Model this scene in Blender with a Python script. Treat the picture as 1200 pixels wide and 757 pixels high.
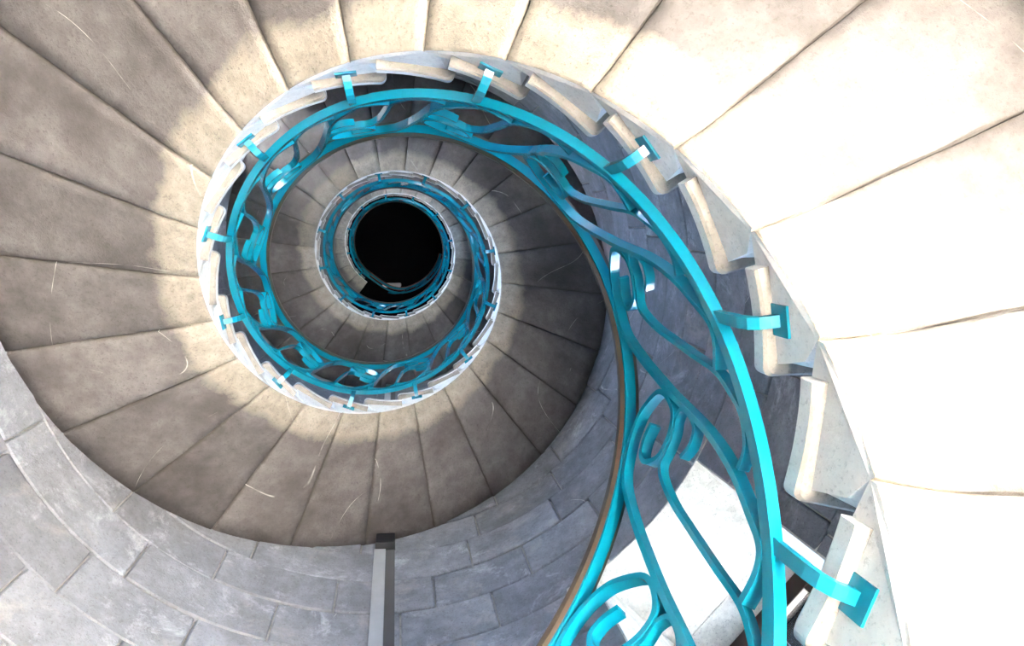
import bpy, bmesh, math, random
from mathutils import Matrix, Vector
random.seed(7)
for o in list(bpy.data.objects): bpy.data.objects.remove(o)
SC = bpy.context.scene
COL = SC.collection
RAD = math.radians

# ------------------------------------------------------------------ camera
F, VX, VY = 757.0, 463.861, 265.580            # focal length and zenith point in pixels of the 1200x757 frame
CAM = Vector((0.01769, -0.31772, 0.0))         # metres from the axis of the stair well
def camera_rotation():
    z = Vector(((VX-600)/F, (VY-378.5)/F, 1.0)).normalized()
    x = (Vector((1, 0, 0)) - z*z.x).normalized()
    y = z.cross(x)
    return Matrix(((x.x, -x.y, -x.z), (y.x, -y.y, -y.z), (z.x, -z.y, -z.z)))
cam_data = bpy.data.cameras.new('camera')
cam_data.sensor_fit = 'HORIZONTAL'; cam_data.sensor_width = 36
cam_data.lens = F/1200*36
cam_data.clip_start = 0.01; cam_data.clip_end = 500
cam = bpy.data.objects.new('camera', cam_data); COL.objects.link(cam)
cam.matrix_world = Matrix.Translation(CAM) @ camera_rotation().to_4x4()
SC.camera = cam

# ------------------------------------------------------------------ sky, sun, exposure
world = bpy.data.worlds.new('sky'); SC.world = world
world.use_nodes = True
bg = world.node_tree.nodes['Background']
bg.inputs['Color'].default_value = (0.41, 0.62, 1.0, 1)
bg.inputs['Strength'].default_value = 24.0
sun_data = bpy.data.lights.new('sun', 'SUN'); sun_data.energy = 290; sun_data.angle = RAD(0.6)
sun_data.color = (1.0, 0.965, 0.91)
sun = bpy.data.objects.new('sun', sun_data); COL.objects.link(sun)
SUN_AZ, SUN_EL = RAD(-38), RAD(43)
sun.rotation_euler = Vector((math.cos(SUN_EL)*math.cos(SUN_AZ), math.cos(SUN_EL)*math.sin(SUN_AZ), math.sin(SUN_EL))).to_track_quat('Z', 'Y').to_euler()
sun.location = (20, 4, 25)
vs = SC.view_settings
vs.view_transform = 'Standard'; vs.look = 'None'; vs.gamma = 1; vs.use_curve_mapping = False
vs.exposure = 1.40
SC.cycles.max_bounces = 10; SC.cycles.diffuse_bounces = 6
SC.cycles.sample_clamp_indirect = 12

# ------------------------------------------------------------------ stair dimensions (metres, camera at height 0)
H = 3.9861              # rise of one turn of the stair (24 steps)
STEP = 15.0             # degrees per step; angle grows clockwise in the view and downwards
RISE = H/24
RA, ZA = 0.8116, 0.9994 # inner arris of the soffit: radius, height at angle 0
RW = 1.67               # radius of the round wall
TOP = 0.28              # tread above arris at the nosing
ZB = 1.2657             # bottom rail height at angle 0
RR = 0.745              # radius of the railing
FLOOR_Z = -1.58
CEIL_Z = 14.2
COURSE = 0.31
def helix(z0, th): return z0 - H*th/360.0
def P(r, th, z): return (r*math.cos(RAD(th)), r*math.sin(RAD(th)), z)

# ------------------------------------------------------------------ materials
def nodes_of(name):
    m = bpy.data.materials.new(name); m.use_nodes = True
    nt = m.node_tree; b = nt.nodes['Principled BSDF']
    return m, nt, b
class G:
    def __init__(s, nt): s.nt = nt
    def n(s, t, **kw):
        x = s.nt.nodes.new(t)
        for k, v in kw.items(): setattr(x, k, v)
        return x
    def l(s, a, b): s.nt.links.new(a, b)
    def math(s, op, a, b=None, c=None, clamp=False):
        x = s.n('ShaderNodeMath', operation=op, use_clamp=clamp)
        for i, v in enumerate((a, b, c)):
            if v is None: continue
            if isinstance(v, (int, float)): x.inputs[i].default_value = v
            else: s.l(v, x.inputs[i])
        return x.outputs[0]
    def mix(s, fac, a, b, blend='MIX'):
        x = s.n('ShaderNodeMix', data_type='RGBA', blend_type=blend)
        for i, v in ((0, fac), (6, a), (7, b)):
            if isinstance(v, (int, float)): x.inputs[i].default_value = v
            elif isinstance(v, tuple): x.inputs[i].default_value = (*v, 1)
            else: s.l(v, x.inputs[i])
        return x.outputs[2]
    def noise(s, vec, w, scale, detail=5, rough=0.6, dist=0.0):
        x = s.n('ShaderNodeTexNoise', noise_dimensions='4D')
        s.l(vec, x.inputs['Vector'])
        if w is not None: s.l(w, x.inputs['W'])
        x.inputs['Scale'].default_value = scale; x.inputs['Detail'].default_value = detail
        x.inputs['Roughness'].default_value = rough; x.inputs['Distortion'].default_value = dist
        return x.outputs['Fac']
    def ramp(s, fac, lo, hi):
        x = s.n('ShaderNodeMapRange', clamp=True)
        s.l(fac, x.inputs['Value']); x.inputs['From Min'].default_value = lo; x.inputs['From Max'].default_value = hi
        return x.outputs['Result']
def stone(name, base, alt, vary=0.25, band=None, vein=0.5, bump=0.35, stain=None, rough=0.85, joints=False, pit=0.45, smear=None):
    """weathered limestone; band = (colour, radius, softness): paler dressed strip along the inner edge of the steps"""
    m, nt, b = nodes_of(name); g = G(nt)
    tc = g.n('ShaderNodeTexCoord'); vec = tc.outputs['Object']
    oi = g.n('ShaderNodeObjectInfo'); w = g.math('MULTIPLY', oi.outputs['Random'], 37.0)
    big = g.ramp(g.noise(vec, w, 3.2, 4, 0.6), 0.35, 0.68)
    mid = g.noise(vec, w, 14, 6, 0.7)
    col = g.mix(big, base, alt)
    if band:
        sp = g.n('ShaderNodeSeparateXYZ'); g.l(vec, sp.inputs[0])
        r = g.math('SQRT', g.math('ADD', g.math('MULTIPLY', sp.outputs[0], sp.outputs[0]), g.math('MULTIPLY', sp.outputs[1], sp.outputs[1])))
        wob = g.math('MULTIPLY_ADD', g.noise(vec, w, 7, 6, 0.72), 0.26, -0.13)
        rr = g.math('ADD', r, wob)
        f = g.math('SUBTRACT', 1.0, g.ramp(rr, band[1]-band[2], band[1]+band[2]), clamp=True)
        col = g.mix(f, col, band[0])
    # fine pitting and blotches
    col = g.mix(g.ramp(mid, 0.30, 0.70), g.mix(pit, col, (0.05, 0.045, 0.04)), col)
    fine = g.noise(vec, w, 90, 3, 0.8)
    col = g.mix(g.math('MULTIPLY', g.ramp(fine, 0.54, 0.72), pit+0.1), col, (0.06, 0.05, 0.045))
    if joints:          # grime caught along both joints of a step
        ang = g.math('ARCTAN2', sp.outputs[1], sp.outputs[0])
        off = g.math('SUBTRACT', g.math('ABSOLUTE', g.math('ADD', ang, RAD(15.0))), RAD(7.5))
        dist = g.math('MULTIPLY', g.math('ABSOLUTE', off), r)
        wd = g.math('MULTIPLY_ADD', g.ramp(g.noise(vec, w, 8, 5, 0.75), 0.42, 0.72), 0.030, 0.003)
        k = g.math('SUBTRACT', 1.0, g.math('DIVIDE', dist, wd), clamp=True)
        k = g.math('MULTIPLY', k, g.ramp(r, RA+0.04, RA+0.16))
        col = g.mix(g.math('MULTIPLY', k, 0.8), col, (0.07, 0.06, 0.05))
    if stain:
        st = g.ramp(g.noise(vec, w, 2.3, 6, 0.75, 0.8), 0.56, 0.72)
        col = g.mix(g.math('MULTIPLY', st, 0.7), col, stain)
    if smear:           # old lime mortar smeared over the face
        sm = g.ramp(g.noise(vec, w, 3.7, 7, 0.78, 0.5), 0.55, 0.66)
        col = g.mix(g.math('MULTIPLY', sm, 0.6), col, smear)
    if vein:
        v1 = g.noise(vec, w, 1.1, 0, 0.5, 0.2)
        d = g.math('ABSOLUTE', g.math('SUBTRACT', v1, 0.5))
        line = g.math('SUBTRACT', 1.0, g.ramp(d, 0.0, 0.0014), clamp=True)
        gate = g.ramp(g.noise(vec, w, 4.5, 3, 0.6), 0.50, 0.60)
        col = g.mix(g.math('MULTIPLY', g.math('MULTIPLY', line, gate), vein), col, (0.78, 0.74, 0.68))
    # each stone has its own tone
    tone = g.math('MULTIPLY_ADD', oi.outputs['Random'], 2*vary, 1.0-vary)
    hsv = g.n('ShaderNodeHueSaturation'); g.l(col, hsv.inputs['Color']); g.l(tone, hsv.inputs['Value'])
    g.l(hsv.outputs[0], b.inputs['Base Color'])
    b.inputs['Roughness'].default_value = rough
    b.inputs['Specular IOR Level'].default_value = 0.25
    bp = g.n('ShaderNodeBump'); bp.inputs['Strength'].default_value = bump; bp.inputs['Distance'].default_value = 0.02
    g.l(g.math('ADD', g.math('MULTIPLY', mid, 0.7), g.math('MULTIPLY', fine, 0.35)), bp.inputs['Height'])
    g.l(bp.outputs[0], b.inputs['Normal'])
    return m
def paint(name, col, rough=0.3, metal=0.0, chips=None, spec=0.5):
    m, nt, b = nodes_of(name); g = G(nt)
    tc = g.n('ShaderNodeTexCoord'); vec = tc.outputs['Object']
    n = g.noise(vec, None, 9, 4, 0.6)
    c = g.mix(g.ramp(n, 0.3, 0.7), tuple(x*0.86 for x in col), col)
    if chips:
        k = g.ramp(g.noise(vec, None, 28, 3, 0.7), 0.70, 0.73)
        c = g.mix(k, c, chips)
    g.l(c, b.inputs['Base Color'])
    b.inputs['Roughness'].default_value = rough; b.inputs['Metallic'].default_value = metal
    b.inputs['Specular IOR Level'].default_value = spec
    bp = g.n('ShaderNodeBump'); bp.inputs['Strength'].default_value = 0.08; bp.inputs['Distance'].default_value = 0.004
    g.l(g.noise(vec, None, 60, 2, 0.6), bp.inputs['Height']); g.l(bp.outputs[0], b.inputs['Normal'])
    return m
M = {}
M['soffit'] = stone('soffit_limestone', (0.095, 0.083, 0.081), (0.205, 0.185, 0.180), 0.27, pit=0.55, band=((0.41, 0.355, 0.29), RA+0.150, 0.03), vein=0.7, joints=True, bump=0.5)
M['end'] = stone('dressed_limestone', (0.82, 0.79, 0.75), (0.87, 0.84, 0.80), 0.05, vein=0.0, bump=0.2, stain=(0.60, 0.50, 0.40), pit=0.25)
M['tread'] = stone('tread_limestone', (0.78, 0.76, 0.72), (0.86, 0.84, 0.80), 0.06, vein=0.0, bump=0.2, pit=0.25)
M['nosing'] = stone('dark_nosing_underside', (0.27, 0.245, 0.22), (0.42, 0.385, 0.345), 0.15, vein=0.0, bump=0.3)  # darker stone tone for the downward faces of the treads
M['block'] = stone('wall_limestone', (0.205, 0.208, 0.228), (0.33, 0.334, 0.362), 0.17, vein=0.6, smear=(0.50, 0.50, 0.53), stain=(0.38, 0.35, 0.33), bump=0.5)
M['mortar'] = stone('mortar', (0.34, 0.32, 0.30), (0.42, 0.40, 0.37), 0.0, vein=0)
M['reveal'] = stone('reveal_limestone', (0.72, 0.68, 0.60), (0.80, 0.76, 0.69), 0.05, vein=0, bump=0.15)
M['floor'] = stone('floor_limestone', (0.66, 0.62, 0.55), (0.74, 0.70, 0.63), 0.05, vein=0)
M['ground'] = stone('pale_gravel', (0.64, 0.59, 0.51), (0.72, 0.67, 0.58), 0.0, vein=0)
M['dark_ceiling'] = paint('black_painted_boards', (0.006, 0.006, 0.007), 0.9, spec=0.05)
M['teal'] = paint('teal_gloss_paint', (0.001, 0.175, 0.265), 0.2)
M['teal_chip'] = paint('teal_gloss_paint_chipped', (0.001, 0.17, 0.255), 0.26, chips=(0.30, 0.12, 0.05))
M['cap'] = paint('brown_handrail_strip', (0.045, 0.031, 0.019), 0.45)
M['wood'] = paint('dark_brown_timber', (0.035, 0.016, 0.012), 0.5)
M['trunk_pale'] = paint('pale_grey_trunking', (0.50, 0.48, 0.46), 0.6)
M['strip_dark'] = paint('dark_strip_grey', (0.075, 0.07, 0.068), 0.6)
M['black'] = paint('dark_recess_black', (0.012, 0.013, 0.016), 0.35)  # black stands for the dark inside of the recess above the trunking
M['lamp_white'] = paint('white_lamp_casing', (0.75, 0.75, 0.72), 0.4)
def glass_material():
    m = bpy.data.materials.new('window_glass'); m.use_nodes = True
    nt = m.node_tree; nt.nodes.clear(); g = G(nt)
    out = g.n('ShaderNodeOutputMaterial'); t = g.n('ShaderNodeBsdfTransparent'); t.inputs[0].default_value = (0.94, 0.96, 0.97, 1)
    gl = g.n('ShaderNodeBsdfGlossy'); gl.inputs['Roughness'].default_value = 0.03
    fr = g.n('ShaderNodeFresnel'); mx = g.n('ShaderNodeMixShader')
    g.l(fr.outputs[0], mx.inputs[0]); g.l(t.outputs[0], mx.inputs[1]); g.l(gl.outputs[0], mx.inputs[2]); g.l(mx.outputs[0], out.inputs[0])
    return m
M['glass'] = glass_material()

# ------------------------------------------------------------------ object helpers
def link(name, mesh, parent=None, mats=()):
    for mt in mats: mesh.materials.append(M[mt])
    o = bpy.data.objects.new(name, mesh); COL.objects.link(o)
    if parent: o.parent = parent
    return o
def empty(name, label, cat, loc=(0, 0, 0), group=None):
    o = bpy.data.objects.new(name, None); COL.objects.link(o); o.location = loc
    o.empty_display_size = 0.2
    tag(o, label, cat, group); return o
def tag(o, label=None, cat=None, group=None, kind=None):
    for k, v in (('label', label), ('category', cat), ('group', group), ('kind', kind)):
        if v: o[k] = v
    return o
def mesh_of(name, verts, faces, mat_ids=None, smooth=None):
    me = bpy.data.meshes.new(name); me.from_pydata(verts, [], faces)
    bm = bmesh.new(); bm.from_mesh(me); bmesh.ops.recalc_face_normals(bm, faces=bm.faces); bm.to_mesh(me); bm.free()
    for i, f in enumerate(me.polygons):
        if mat_ids: f.material_index = mat_ids[i]
        if smooth: f.use_smooth = smooth[i] if isinstance(smooth, list) else True
    return me
class MB:
    """collects simple solids into one mesh"""
    def __init__(s): s.v = []; s.f = []
    def hexa(s, c):                                   # c: 8 corners, bottom 4 then top 4
        i = len(s.v); s.v += [tuple(p) for p in c]
        s.f += [tuple(i+k for k in q) for q in ((3, 2, 1, 0), (4, 5, 6, 7), (0, 1, 5, 4), (1, 2, 6, 5), (2, 3, 7, 6), (3, 0, 4, 7))]
    def box(s, o, ax, ay, az, x0, x1, y0, y1, z0, z1):
        o = Vector(o)
        q = lambda x, y, z: o+ax*x+ay*y+az*z
        s.hexa([q(x0, y0, z0), q(x1, y0, z0), q(x1, y1, z0), q(x0, y1, z0), q(x0, y0, z1), q(x1, y0, z1), q(x1, y1, z1), q(x0, y1, z1)])
    def arc(s, r0, r1, t0, t1, z0, z1, seg):          # curved block
        i = len(s.v)
        for k in range(seg+1):
            t = t0+(t1-t0)*k/seg
            s.v += [P(r0, t, z0), P(r1, t, z0), P(r1, t, z1), P(r0, t, z1)]
        for k in range(seg):
            a = i+4*k; b = a+4
            s.f += [(a, b, b+1, a+1), (a+1, b+1, b+2, a+2), (a+2, b+2, b+3, a+3), (a+3, b+3, b, a)]
        a = i+4*seg; s.f += [(i, i+1, i+2, i+3), (a+3, a+2, a+1, a)]
    def build(s, name, parent, mat, bevel=0, smooth=False):
        me = mesh_of(name, s.v, s.f)
        if bevel:
            bm = bmesh.new(); bm.from_mesh(me)
            es = [e for e in bm.edges if len(e.link_faces) == 2 and e.calc_face_angle() > 0.6]
            bmesh.ops.bevel(bm, geom=es, offset=bevel, segments=1, affect='EDGES', clamp_overlap=True)
            bm.to_mesh(me); bm.free()
        return link(name, me, parent, (mat,))
def sweep(path, width, thick, closed_ends=True):
    """rectangular bar along points given as (radius, angle, z); width is radial, thick lies in the cylinder surface"""
    pts = [Vector(P(*q)) for q in path]; v = []; f = []
    n = len(pts)
    for i, p in enumerate(pts):
        t = (pts[min(i+1, n-1)]-pts[max(i-1, 0)]).normalized()
        rad = Vector((p.x, p.y, 0)).normalized()
        rad = (rad - t*rad.dot(t)).normalized()
        nn = t.cross(rad).normalized()
        for a, c in ((-1, -1), (1, -1), (1, 1), (-1, 1)): v.append(tuple(p+rad*a*width/2+nn*c*thick/2))
    for i in range(n-1):
        a = 4*i
        for k in range(4): f.append((a+k, a+(k+1) % 4, a+4+(k+1) % 4, a+4+k))
    f += [(3, 2, 1, 0), (4*n-4, 4*n-3, 4*n-2, 4*n-1)]
    return v, f
def spline(pts, sub=5):
    out = []; n = len(pts)
    for i in range(n-1):
        p0, p1, p2, p3 = pts[max(i-1, 0)], pts[i], pts[i+1], pts[min(i+2, n-1)]
        for k in range(sub):
            t = k/sub
            out.append(tuple(0.5*((2*b)+(-a+c)*t+(2*a-5*b+4*c-d)*t*t+(-a+3*b-3*c+d)*t**3) for a, b, c, d in zip(p0, p1, p2, p3)))
    out.append(tuple(pts[-1])); return out

# ------------------------------------------------------------------ openings of the round wall: (angle, half width m, sill z, head z, depth to frame)
HEAD1 = 2.86
WINDOWS = []
for turn in range(3):                          # first window is in view; the others are unseen, added to light the turns
    for a, head in ((43.0, HEAD1), (285.0, HEAD1+3*COURSE), (165.0, HEAD1+8*COURSE)):
        if turn and a == 43.0: WINDOWS.append((225.0, 0.385, HEAD1+(turn*13-6)*COURSE, HEAD1+(turn*13-1)*COURSE, 2.50))  # extra hidden windows, added to brighten the upper turns
        if head+turn*13*COURSE < 11.0: WINDOWS.append((a, 0.385, head+(turn*13-5)*COURSE, head+turn*13*COURSE, 2.50))
ADDED_DOOR = (-37.0, 0.64, FLOOR_Z, 0.69, 2.35)  # unseen doorway, added to bring sunlight onto the near soffits
HOLES = [(a, hw+0.03, s-0.03, h+0.03, d) for a, hw, s, h, d in WINDOWS+[ADDED_DOOR]]   # holes in the core, a little larger
def opening_at(th, z0, z1):
    for a, hw, s, h, d in HOLES:
        dt = (th-a+180) % 360-180
        half = math.degrees(math.asin(hw/RW))
        if abs(dt) < half-0.01 and z1 > s+0.01 and z0 < h-0.01: return True
    return False
def openings_cut(t0, t1, z0, z1):
    """pieces of the angular span t0..t1 left beside the openings"""
    spans = [(t0, t1)]
    for a, hw, s, h, d in WINDOWS+[ADDED_DOOR]:
        if not (z1 > s+0.02 and z0 < h-0.02): continue
        half = math.degrees(math.asin(hw/RW)); new = []
        for p, q in spans:
            for off in (-360, 0, 360):
                lo, hi = a+off-half, a+off+half
                if q <= lo or p >= hi: continue
                if p < lo: new.append((p, lo))
                if q > hi: new.append((hi, q))
                break
            else: new.append((p, q))
        spans = new
    return [s for s in spans if s[1]-s[0] > 0.8]

# ------------------------------------------------------------------ structure
def build_wall():
    v = []; f = []; zs = sorted(set([FLOOR_Z-0.1, CEIL_Z] + [x for w in HOLES for x in (max(w[2], FLOOR_Z-0.1), w[3])]))
    ts = set(float(t) for t in range(-180, 180, 5))
    for a, hw, s, h, d in HOLES:
        half = math.degrees(math.asin(hw/RW))
        for t in (a-half, a+half): ts.add((t+180) % 360-180)
    ts = sorted(ts); ts.append(ts[0]+360)
    for i in range(len(ts)-1):
        for k in range(len(zs)-1):
            if opening_at((ts[i]+ts[i+1])/2, zs[k], zs[k+1]): continue
            b = len(v); r0, r1 = RW+0.028, RW+0.15
            for z in (zs[k], zs[k+1]):
                v += [P(r0, ts[i], z), P(r0, ts[i+1], z), P(r1, ts[i+1], z), P(r1, ts[i], z)]
            f += [(b+3, b+2, b+1, b), (b+4, b+5, b+6, b+7), (b, b+1, b+5, b+4), (b+1, b+2, b+6, b+5), (b+2, b+3, b+7, b+6), (b+3, b, b+4, b+7)]
    wall = link('wall_round', mesh_of('wall_round', v, f), None, ('mortar',))
    tag(wall, 'round stairwell wall of grey limestone blocks in level courses', None, None, 'structure')
    # the blocks, course by course
    near = 0; rest = MB(); k0 = int((FLOOR_Z-HEAD1)/COURSE)-1
    for k in range(k0, int((CEIL_Z-HEAD1)/COURSE)+1):
        z0, z1 = HEAD1+k*COURSE, HEAD1+(k+1)*COURSE
        if z0 < FLOOR_Z: z0 = FLOOR_Z
        if z1 > CEIL_Z: z1 = CEIL_Z
        if z1-z0 < 0.05: continue
        t = random.uniform(0, 20); end = t+360
        while t < end-0.01:
            w = random.uniform(15, 27)
            if end-(t+w) < 11: w = end-t
            for p, q in openings_cut(t, t+w, z0, z1):
                g = 0.16; proud = random.uniform(-0.004, 0.005)
                visible = 1.9 < (z0+z1)/2 < 5.2
                mb = MB() if visible and near < 300 else rest
                mb.arc(RW+proud, RW+0.05, p+g, q-g, z0+0.004, z1-0.004, max(2, int((q-p)/4)))
                if mb is not rest:
                    mb.build('stone_block', wall, 'block', 0.006); near += 1
            t += w
    r = rest.build('stone_block_courses', wall, 'block'); tag(r, kind='stuff')
build_wall()
# floor and ceiling
def disc(name, r, z0, z1, mat, label):
    v = []; n = 72
    for z in (z0, z1): v += [P(r, 360*i/n, z) for i in range(n)]
    f = [tuple(range(n))[::-1], tuple(range(n, 2*n))]+[(i, (i+1) % n, n+(i+1) % n, n+i) for i in range(n)]
    o = link(name, mesh_of(name, v, f), None, (mat,)); return tag(o, label, None, None, 'structure')
disc('floor', RW+0.14, FLOOR_Z-0.2, FLOOR_Z, 'floor', 'pale limestone floor at the foot of the stairwell')
disc('ceiling', RW+0.14, CEIL_Z, CEIL_Z+0.2, 'dark_ceiling', 'black ceiling high above the top of the stairwell')
gb = MB(); gb.box((0, 0, 0), Vector((1, 0, 0)), Vector((0, 1, 0)), Vector((0, 0, 1)), -60, 60, -60, 60, FLOOR_Z-0.5, FLOOR_Z-0.21)
tag(gb.build('ground_outside', None, 'ground'), 'pale sunlit gravel ground outside the tower', None, None, 'structure')

def build_opening(idx, spec, added_door=False):
    a, hw, s, h, d = spec
    ax = Vector((math.cos(RAD(a)), math.sin(RAD(a)), 0)); ay = Vector((-ax.y, ax.x, 0)); az = Vector((0, 0, 1))
    x0 = RW-0.075 if not added_door else math.sqrt(RW*RW-hw*hw)
    x0 = math.sqrt(RW*RW-hw*hw)
    out = d+0.25
    name = ('added_door_%d' if added_door else 'window_%d') % idx
    root = bpy.data.objects.new(name, None); COL.objects.link(root)
    tag(root, 'unseen doorway added at the foot of the stairs to let in sunlight' if added_door else
        ('deep stone window embrasure with dark brown timber frame above the lowest turn' if idx == 1 else 'unseen window embrasure added to light a turn of the stairs'), None, None, 'structure')
    # lintel stones: three, side by side; the inner ends follow the wall curve
    n = 2; depth = [x0, (RW+out)/2+0.08, out]
    for j in range(n):
        mb = MB()
        if j == 0:
            seg = 8; vv = []
            # front stone with curved inner face
            xs = [(math.sqrt(RW*RW-y*y), y) for y in [(-hw-0.14)+(2*hw+0.28)*k/seg for k in range(seg+1)]]
            i0 = len(mb.v)
            for x, y in xs:
                for xx, z in ((x+0.002, h), (depth[1], h), (depth[1], h+0.30), (x+0.03, h+0.30)): mb.v.append(tuple(ax*xx+ay*y+az*z))
            for k in range(seg):
                b = i0+4*k
                for q in range(4): mb.f.append((b+q, b+(q+1) % 4, b+4+(q+1) % 4, b+4+q))
            b = i0+4*seg; mb.f += [(i0+3, i0+2, i0+1, i0), (b, b+1, b+2, b+3)]
        else:
            mb.box((0, 0, 0), ax, ay, az, depth[1]+0.004, out, -hw-0.14, hw+0.14, h+0.002, h+0.30)
        mb.build('lintel_stone', root, 'reveal', 0.003)
    # jamb stones
    zz = [s]
    while zz[-1] < h-0.4: zz.append(zz[-1]+COURSE)
    if h-zz[-1] > 0.02: zz.append(h)
    for sy in (-1, 1):
        for k in range(len(zz)-1):
            for j in range(2):
                xa, xb = (x0+0.002, depth[1]) if j == 0 else (depth[1]+0.004, out)
                mb = MB(); y0, y1 = (hw, hw+0.14) if sy > 0 else (-hw-0.14, -hw)
                if j == 0:
                    xo = math.sqrt(RW*RW-(hw+0.14)**2)+0.03
                    c = []
                    for z in (zz[k]+0.002, zz[k+1]-0.002):
                        lo = [(xa, hw*sy), (xb, hw*sy), (xb, (hw+0.14)*sy), (xo, (hw+0.14)*sy)]
                        c += [ax*x+ay*y+az*z for x, y in lo]
                    mb.hexa(c)
                else:
                    mb.box((0, 0, 0), ax, ay, az, xa, xb, y0, y1, zz[k]+0.002, zz[k+1]-0.002)
                mb.build('jamb_stone', root, 'reveal', 0.003)
    if not added_door:
        mb = MB(); mb.box((0, 0, 0), ax, ay, az, x0+0.002, out, -hw-0.14, hw+0.14, s-0.2, s-0.002)
        mb.build('sill_stone', root, 'reveal', 0.004)
    else:
        mb = MB(); mb.box((0, 0, 0), ax, ay, az, RW-0.1, out+0.3, -hw-0.14, hw+0.14, FLOOR_Z-0.205, FLOOR_Z-0.004)
        mb.build('threshold_stone', root, 'floor', 0.004)
    # timber frame
    fw = 0.11
    parts = [('frame_head', -hw, hw, h-fw, h), ('frame_jamb', -hw, -hw+fw, s, h-fw), ('frame_jamb', hw-fw, hw, s, h-fw)]
    if not added_door: parts += [('frame_sill', -hw+fw, hw-fw, s, s+fw), ('mullion', -0.022, 0.022, s+fw, h-fw)]
    for nm, y0, y1, z0, z1 in parts:
        mb = MB(); mb.box((0, 0, 0), ax, ay, az, d, d+0.09, y0, y1, z0, z1); mb.build(nm, root, 'wood', 0.004)
    if not added_door:
        for y0, y1 in ((-hw+fw, -0.022), (0.022, hw-fw)):
            mb = MB(); mb.box((0, 0, 0), ax, ay, az, d+0.04, d+0.046, y0, y1, s+fw, h-fw); mb.build('pane', root, 'glass')
    # portal that guides the sky light through the opening
    ld = bpy.data.lights.new('daylight_portal', 'AREA'); ld.shape = 'RECTANGLE'; ld.size = 2*hw+0.1; ld.size_y = h-s+0.1
    ld.cycles.is_portal = True
    lo = bpy.data.objects.new('daylight_portal', ld); COL.objects.link(lo)
    lo.matrix_world = Matrix.Translation(ax*(out+0.02)+az*(s+h)/2) @ Matrix((ay, az, ax)).transposed().to_4x4()
for i, w in enumerate(WINDOWS): build_opening(i+1, w)
build_opening(1, ADDED_DOOR, True)

# ------------------------------------------------------------------ the stone stair
REC = 2.0       # degrees the riser stands back under the nosing (at the inner end)
SLAB = 0.052
def soffit_z(r, th, tilt=0.0):
    d = r-RA
    dip = -0.040*math.sin(min(1, d/0.15)*math.pi/2) + 0.040*max(0, (d-0.15)/(RW-RA-0.15))
    return -TOP-H*th/360.0+dip+tilt
def step_mesh(seed):
    rnd = random.Random(seed)
    radii = [RA, RA+0.012, RA+0.035, RA+0.07, RA+0.11, RA+0.15]+[RA+0.15+(RW+0.004-RA-0.15)*k/7 for k in range(1, 8)]
    nth = 7; v = []; f = []; mi = []; sm = []
    t_front, t_back = -7.5, -22.5
    # rings per radius: slanted front joint, soffit, slanted back joint, top, riser
    ring = []
    lift = [rnd.uniform(-0.004, 0.004) for _ in range(4)]
    for r in radii:
        rec = math.degrees(0.028/r)
        gap = math.degrees((0.0022+rnd.uniform(0, 0.0035))/r); gap2 = math.degrees((0.0022+rnd.uniform(0, 0.0035))/r)
        if r > RA+0.1 and rnd.random() < 0.25: gap += math.degrees(0.006/r)
        dep = 0.012
        e = lambda t: 0
        loop = []
        notch = r < RA+0.04
        loop.append((-rec, -SLAB)); loop.append((-rec-(1.7 if notch else 0), -RISE+(0.022 if notch else 0.001)))
        # front joint: down to just above the soffit, then a small chamfer
        loop.append((t_front+0.25, soffit_z(r, t_front)+dep))
        edge = min(1, (r-RA)/0.3)
        for k in range(nth+1):
            t = t_front-gap+(t_back+gap2-(t_front-gap))*k/nth
            u = k/nth
            un = (lift[0]*(1-u)+lift[1]*u)*edge + 0.003*math.sin(u*math.pi)*edge
            loop.append((t, soffit_z(r, t)+un))
        loop.append((t_back+0.25, soffit_z(r, t_back)+dep))
        loop.append((-STEP-rec+0.02, -0.001)); loop.append((-STEP-rec+0.02, -SLAB))
        ring.append([P(r, t, z) for t, z in loop])
    m = len(ring[0])
    for rg in ring: v += rg
    for i in range(len(radii)-1):
        for k in range(m):
            a, b = i*m+k, i*m+(k+1) % m
            f.append((a, b, b+m, a+m))
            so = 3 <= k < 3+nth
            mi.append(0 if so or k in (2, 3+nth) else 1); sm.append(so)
    f.append(tuple(range(m))); mi.append(1); sm.append(False)
    f.append(tuple(range((len(radii)-1)*m, len(radii)*m))[::-1]); mi.append(1); sm.append(False)
    me = mesh_of('stone_step', v, f, mi, sm)
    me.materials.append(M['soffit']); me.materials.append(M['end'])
    return me
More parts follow.
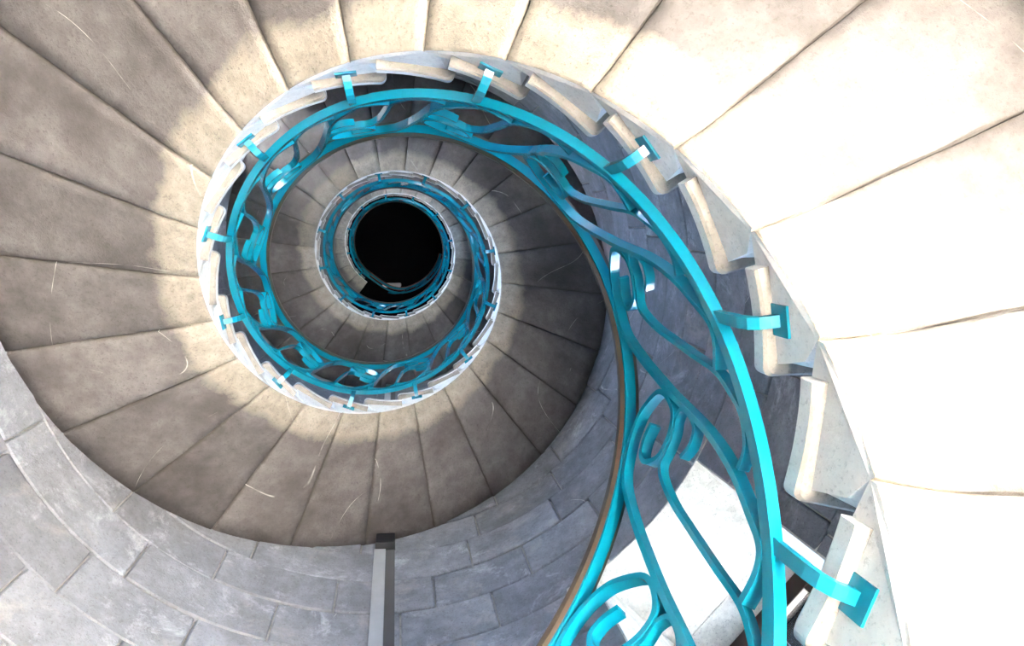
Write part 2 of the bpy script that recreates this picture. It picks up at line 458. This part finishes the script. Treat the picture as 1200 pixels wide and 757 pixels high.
def tread_mesh():
    """slab with nosing along the front and round the inner end"""
    ri = RA-0.030; plan = []
    back = lambda r: -STEP-math.degrees(0.028/r)+0.03
    c = 0.022
    def q(r, s): return (r, math.degrees(s/r))       # s: metres along the arc
    plan.append(q(RW+0.004, 0)); plan.append(q(ri+0.3, 0)); plan.append(q(ri+c, 0))
    for k in range(1, 5):
        a = k/5*math.pi/2
        plan.append(q(ri+c-c*math.sin(a), -(c-c*math.cos(a))))
    plan.append(q(ri, -c))
    for k in range(1, 6): plan.append((ri, math.degrees(-c/ri)*(1-k/6)+back(ri)*k/6))
    plan.append((ri, back(ri)))
    for k in range(1, 4):
        r = ri+(RW+0.004-ri)*k/3; plan.append((r, back(r)))
    for k in range(1, 4): plan.append((RW+0.004, back(RW)*(1-k/4)))
    n = len(plan); v = []; f = []
    # rounded nosing profile in four levels
    for z, ins in ((-SLAB, 0.006), (-SLAB+0.008, 0.0), (-0.010, 0.0), (0.0, 0.007)):
        for r, t in plan:
            t2 = t-math.degrees(ins/r) if t > -3 else t
            r2 = r+ins if r < ri+0.02 else r
            v.append(P(r2, t2, z))
    for lv in range(3):
        for k in range(n): f.append((lv*n+k, lv*n+(k+1) % n, (lv+1)*n+(k+1) % n, (lv+1)*n+k))
    f.append(tuple(range(n))[::-1]); f.append(tuple(range(3*n, 4*n)))
    me = mesh_of('tread', v, f)
    bm = bmesh.new(); bm.from_mesh(me); bmesh.ops.triangulate(bm, faces=[x for x in bm.faces if len(x.verts) > 4]); bm.to_mesh(me); bm.free()
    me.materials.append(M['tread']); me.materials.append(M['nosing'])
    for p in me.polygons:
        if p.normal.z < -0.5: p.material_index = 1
    return me
I_TOP, I_BOTTOM = -62, 16
stair = empty('spiral_staircase', 'stone spiral staircase of cantilevered limestone steps winding round an open well', 'staircase', (0, 0, FLOOR_Z))
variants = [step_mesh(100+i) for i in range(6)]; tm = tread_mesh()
for i in range(I_TOP, I_BOTTOM+1):
    o = bpy.data.objects.new('stone_step', variants[(i*5+i//3) % 6]); COL.objects.link(o); o.parent = stair
    o.location = (0, 0, ZA+TOP-H*(i*STEP)/360.0-FLOOR_Z); o.rotation_euler = (0, 0, RAD(i*STEP))
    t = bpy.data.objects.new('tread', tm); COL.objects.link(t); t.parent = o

# ------------------------------------------------------------------ the railing
rail = empty('stair_railing', 'teal painted wrought iron railing with scrolls and a brown handrail following the open well', 'railing', (0, 0, FLOOR_Z))
def rail_part(name, v, f, mat, parent=rail):
    v = [(x, y, z-FLOOR_Z) for x, y, z in v]
    return link(name, mesh_of(name, v, f), parent, (mat,))
T0, T1 = I_TOP*STEP-22, 232.0
def helix_path(r, w, dth=2.5):
    n = int((T1-T0)/dth); out = []
    for i in range(n+1):
        t = T0+(T1-T0)*i/n; out.append((r, t, helix(ZB, t)+w))
    return out
GUARD = [T0-5*i for i in range(0, 24)][::-1]         # level guard that carries on round the well at the top
GUARD_OUT = 0.13
def full_path(r, w):
    zt = helix(ZB, T0)+w
    ease = [(r+GUARD_OUT*(0.5-0.5*math.cos(math.pi*min(1, (T0-t)/50))), t, zt) for t in GUARD[:-1]]
    return ease+helix_path(r, w)
W_RAIL = 0.75
rail_part('bottom_rail', *sweep(full_path(RR, 0.0), 0.028, 0.028), 'teal')
rail_part('top_rail', *sweep(full_path(RR, W_RAIL+0.006), 0.034, 0.012), 'teal')
rail_part('handrail_cap', *sweep(full_path(RR, W_RAIL+0.020), 0.063, 0.016), 'cap')
LONG = [(-3.4, .558), (-0.6, .597), (2.0, .621), (3.6, .622), (4.0, .590), (1.6, .516), (-1.9, .462), (-5.8, .420), (-8.9, .405), (-10.8, .440), (-10.1, .503), (-5.1, .619), (-1, .678), (3.2, .715), (8.2, .730), (11.5, .702), (14.7, .604), (16.5, .520), (18.5, .409), (20.9, .229), (24.1, .124), (28.4, .060), (31.2, .026), (34.6, .040), (39.6, .092)]
SHORT = [(-1.7, .376), (-4.7, .319), (-8.0, .286), (-9.7, .304), (-9.9, .349), (-7.4, .394), (-4.5, .417), (-0.7, .462), (2.0, .497), (4.1, .490), (6.2, .423), (7.5, .328), (8.9, .206), (10.0, .100), (12.2, .056), (15.0, .026), (19.6, .040), (23.6, .088)]
def scroll(pts, width, thick, slope):
    path = [(RR+(0 if slope else GUARD_OUT), t, w+(helix(0, t) if slope else 0)) for t, w in spline(pts, 5)]
    return sweep(path, width, thick)
def bracket_mesh():
    z0 = -0.012
    r1 = RA-0.004
    path = [(RR, 0, 0.0), (RR, 0, -0.05), (RR+0.002, 0, -0.105), (RR+0.008, 0, -0.132), (RR+0.022, 0, -0.148), (RR+0.04, 0, -0.155), (r1, 0, -0.160)]
    pts = [Vector(P(*q)) for q in path]; v = []; f = []; n = len(pts)
    side = Vector((0, 1, 0))
    for i, p in enumerate(pts):
        t = (pts[min(i+1, n-1)]-pts[max(i-1, 0)]).normalized(); nn = t.cross(side).normalized()
        for a, c in ((-1, -1), (1, -1), (1, 1), (-1, 1)): v.append(tuple(p+side*a*0.013+nn*c*0.009))
    for i in range(n-1):
        a = 4*i
        for k in range(4): f.append((a+k, a+(k+1) % 4, a+4+(k+1) % 4, a+4+k))
    f += [(3, 2, 1, 0), (4*n-4, 4*n-3, 4*n-2, 4*n-1)]
    return v, f
def shared(name, v, f, mat):
    me = mesh_of(name, v, f); me.materials.append(M[mat]); return me
m_long = shared('scroll_bar', *scroll(LONG, 0.031, 0.015, True), 'teal')
m_short = shared('crook_bar', *scroll(SHORT, 0.026, 0.012, True), 'teal')
m_long_l = shared('scroll_bar', *scroll(LONG, 0.031, 0.015, False), 'teal')
m_short_l = shared('crook_bar', *scroll(SHORT, 0.026, 0.012, False), 'teal')
m_brk = shared('bracket', *bracket_mesh(), 'teal_chip')
pb = MB(); pb.box((0, 0, 0), Vector((1, 0, 0)), Vector((0, 1, 0)), Vector((0, 0, 1)), RA-0.011, RA-0.0005, -0.034, 0.034, -0.192, -0.128)
m_plate = shared('base_plate', pb.v, pb.f, 'teal_chip')
k = -33
while True:
    th = 21.0+30*k
    if th > 200: break
    zoff = helix(ZB, th)-FLOOR_Z
    def place(name, me):
        o = bpy.data.objects.new(name, me); COL.objects.link(o); o.parent = rail
        o.location = (0, 0, zoff); o.rotation_euler = (0, 0, RAD(th)); return o
    if th-12 > T0 and th > I_TOP*STEP-15:
        place('scroll_bar', m_long); place('crook_bar', m_short)
        b = place('bracket', m_brk)
        pl = bpy.data.objects.new('base_plate', m_plate); COL.objects.link(pl); pl.parent = b
    k += 1
for j in range(1, 3):
    th = T0-30*j-38
    for nm, me in (('scroll_bar', m_long_l), ('crook_bar', m_short_l)):
        o = bpy.data.objects.new(nm, me); COL.objects.link(o); o.parent = rail
        o.location = (0, 0, helix(ZB, T0)-FLOOR_Z); o.rotation_euler = (0, 0, RAD(th))

# ------------------------------------------------------------------ cable trunking on the wall, one run for each turn
def trunking(turn, label):
    zt = ZA-H*(93.5-360*turn)/360.0
    zb = zt-H+0.157
    root = empty('cable_trunking', label, 'trunking', P(RW-0.002, 93.5, zb))
    off = Vector(P(RW-0.002, 93.5, zb))
    def part(nm, r0, t0, t1, z0, z1, mat):
        mb = MB(); mb.arc(r0, RW-0.007, t0, t1, z0, z1, 2); mb.v = [tuple(Vector(q)-off) for q in mb.v]
        return mb.build(nm, root, mat, 0.002)
    part('cover_strip', RW-0.022, 93.3, 95.7, zb, zt-0.14, 'trunk_pale')
    part('dark_strip', RW-0.016, 91.4, 93.25, zb, zt-0.14, 'strip_dark')  # narrow dark grey strip beside the pale cover
    part('dark_recess_block', RW-0.062, 91.3, 95.5, zt-0.14, zt-0.012, 'black')  # solid black block standing in for a dark recess under the soffit
trunking(1, 'pale cable trunking beside a dark strip, under a black block for a dark recess, on the lower wall')
trunking(2, 'cable trunking under a black block for a dark recess on the wall one turn higher')

# ------------------------------------------------------------------ small pale lamp under the dark ceiling
lm = empty('ceiling_lamp', 'small white batten lamp under the black ceiling at the top of the well', 'lamp', (-0.10, 0.93, CEIL_Z))
mb = MB(); mb.box((0, 0, 0), Vector((1, 0, 0)), Vector((0, 1, 0)), Vector((0, 0, 1)), -0.2, 0.2, -0.03, 0.03, -0.03, -0.001); mb.build('lamp_base', lm, 'trunk_pale', 0.004)
mb = MB(); mb.box((0, 0, 0), Vector((1, 0, 0)), Vector((0, 1, 0)), Vector((0, 0, 1)), -0.19, 0.19, -0.045, 0.045, -0.09, -0.03); mb.build('diffuser', lm, 'lamp_white', 0.012)
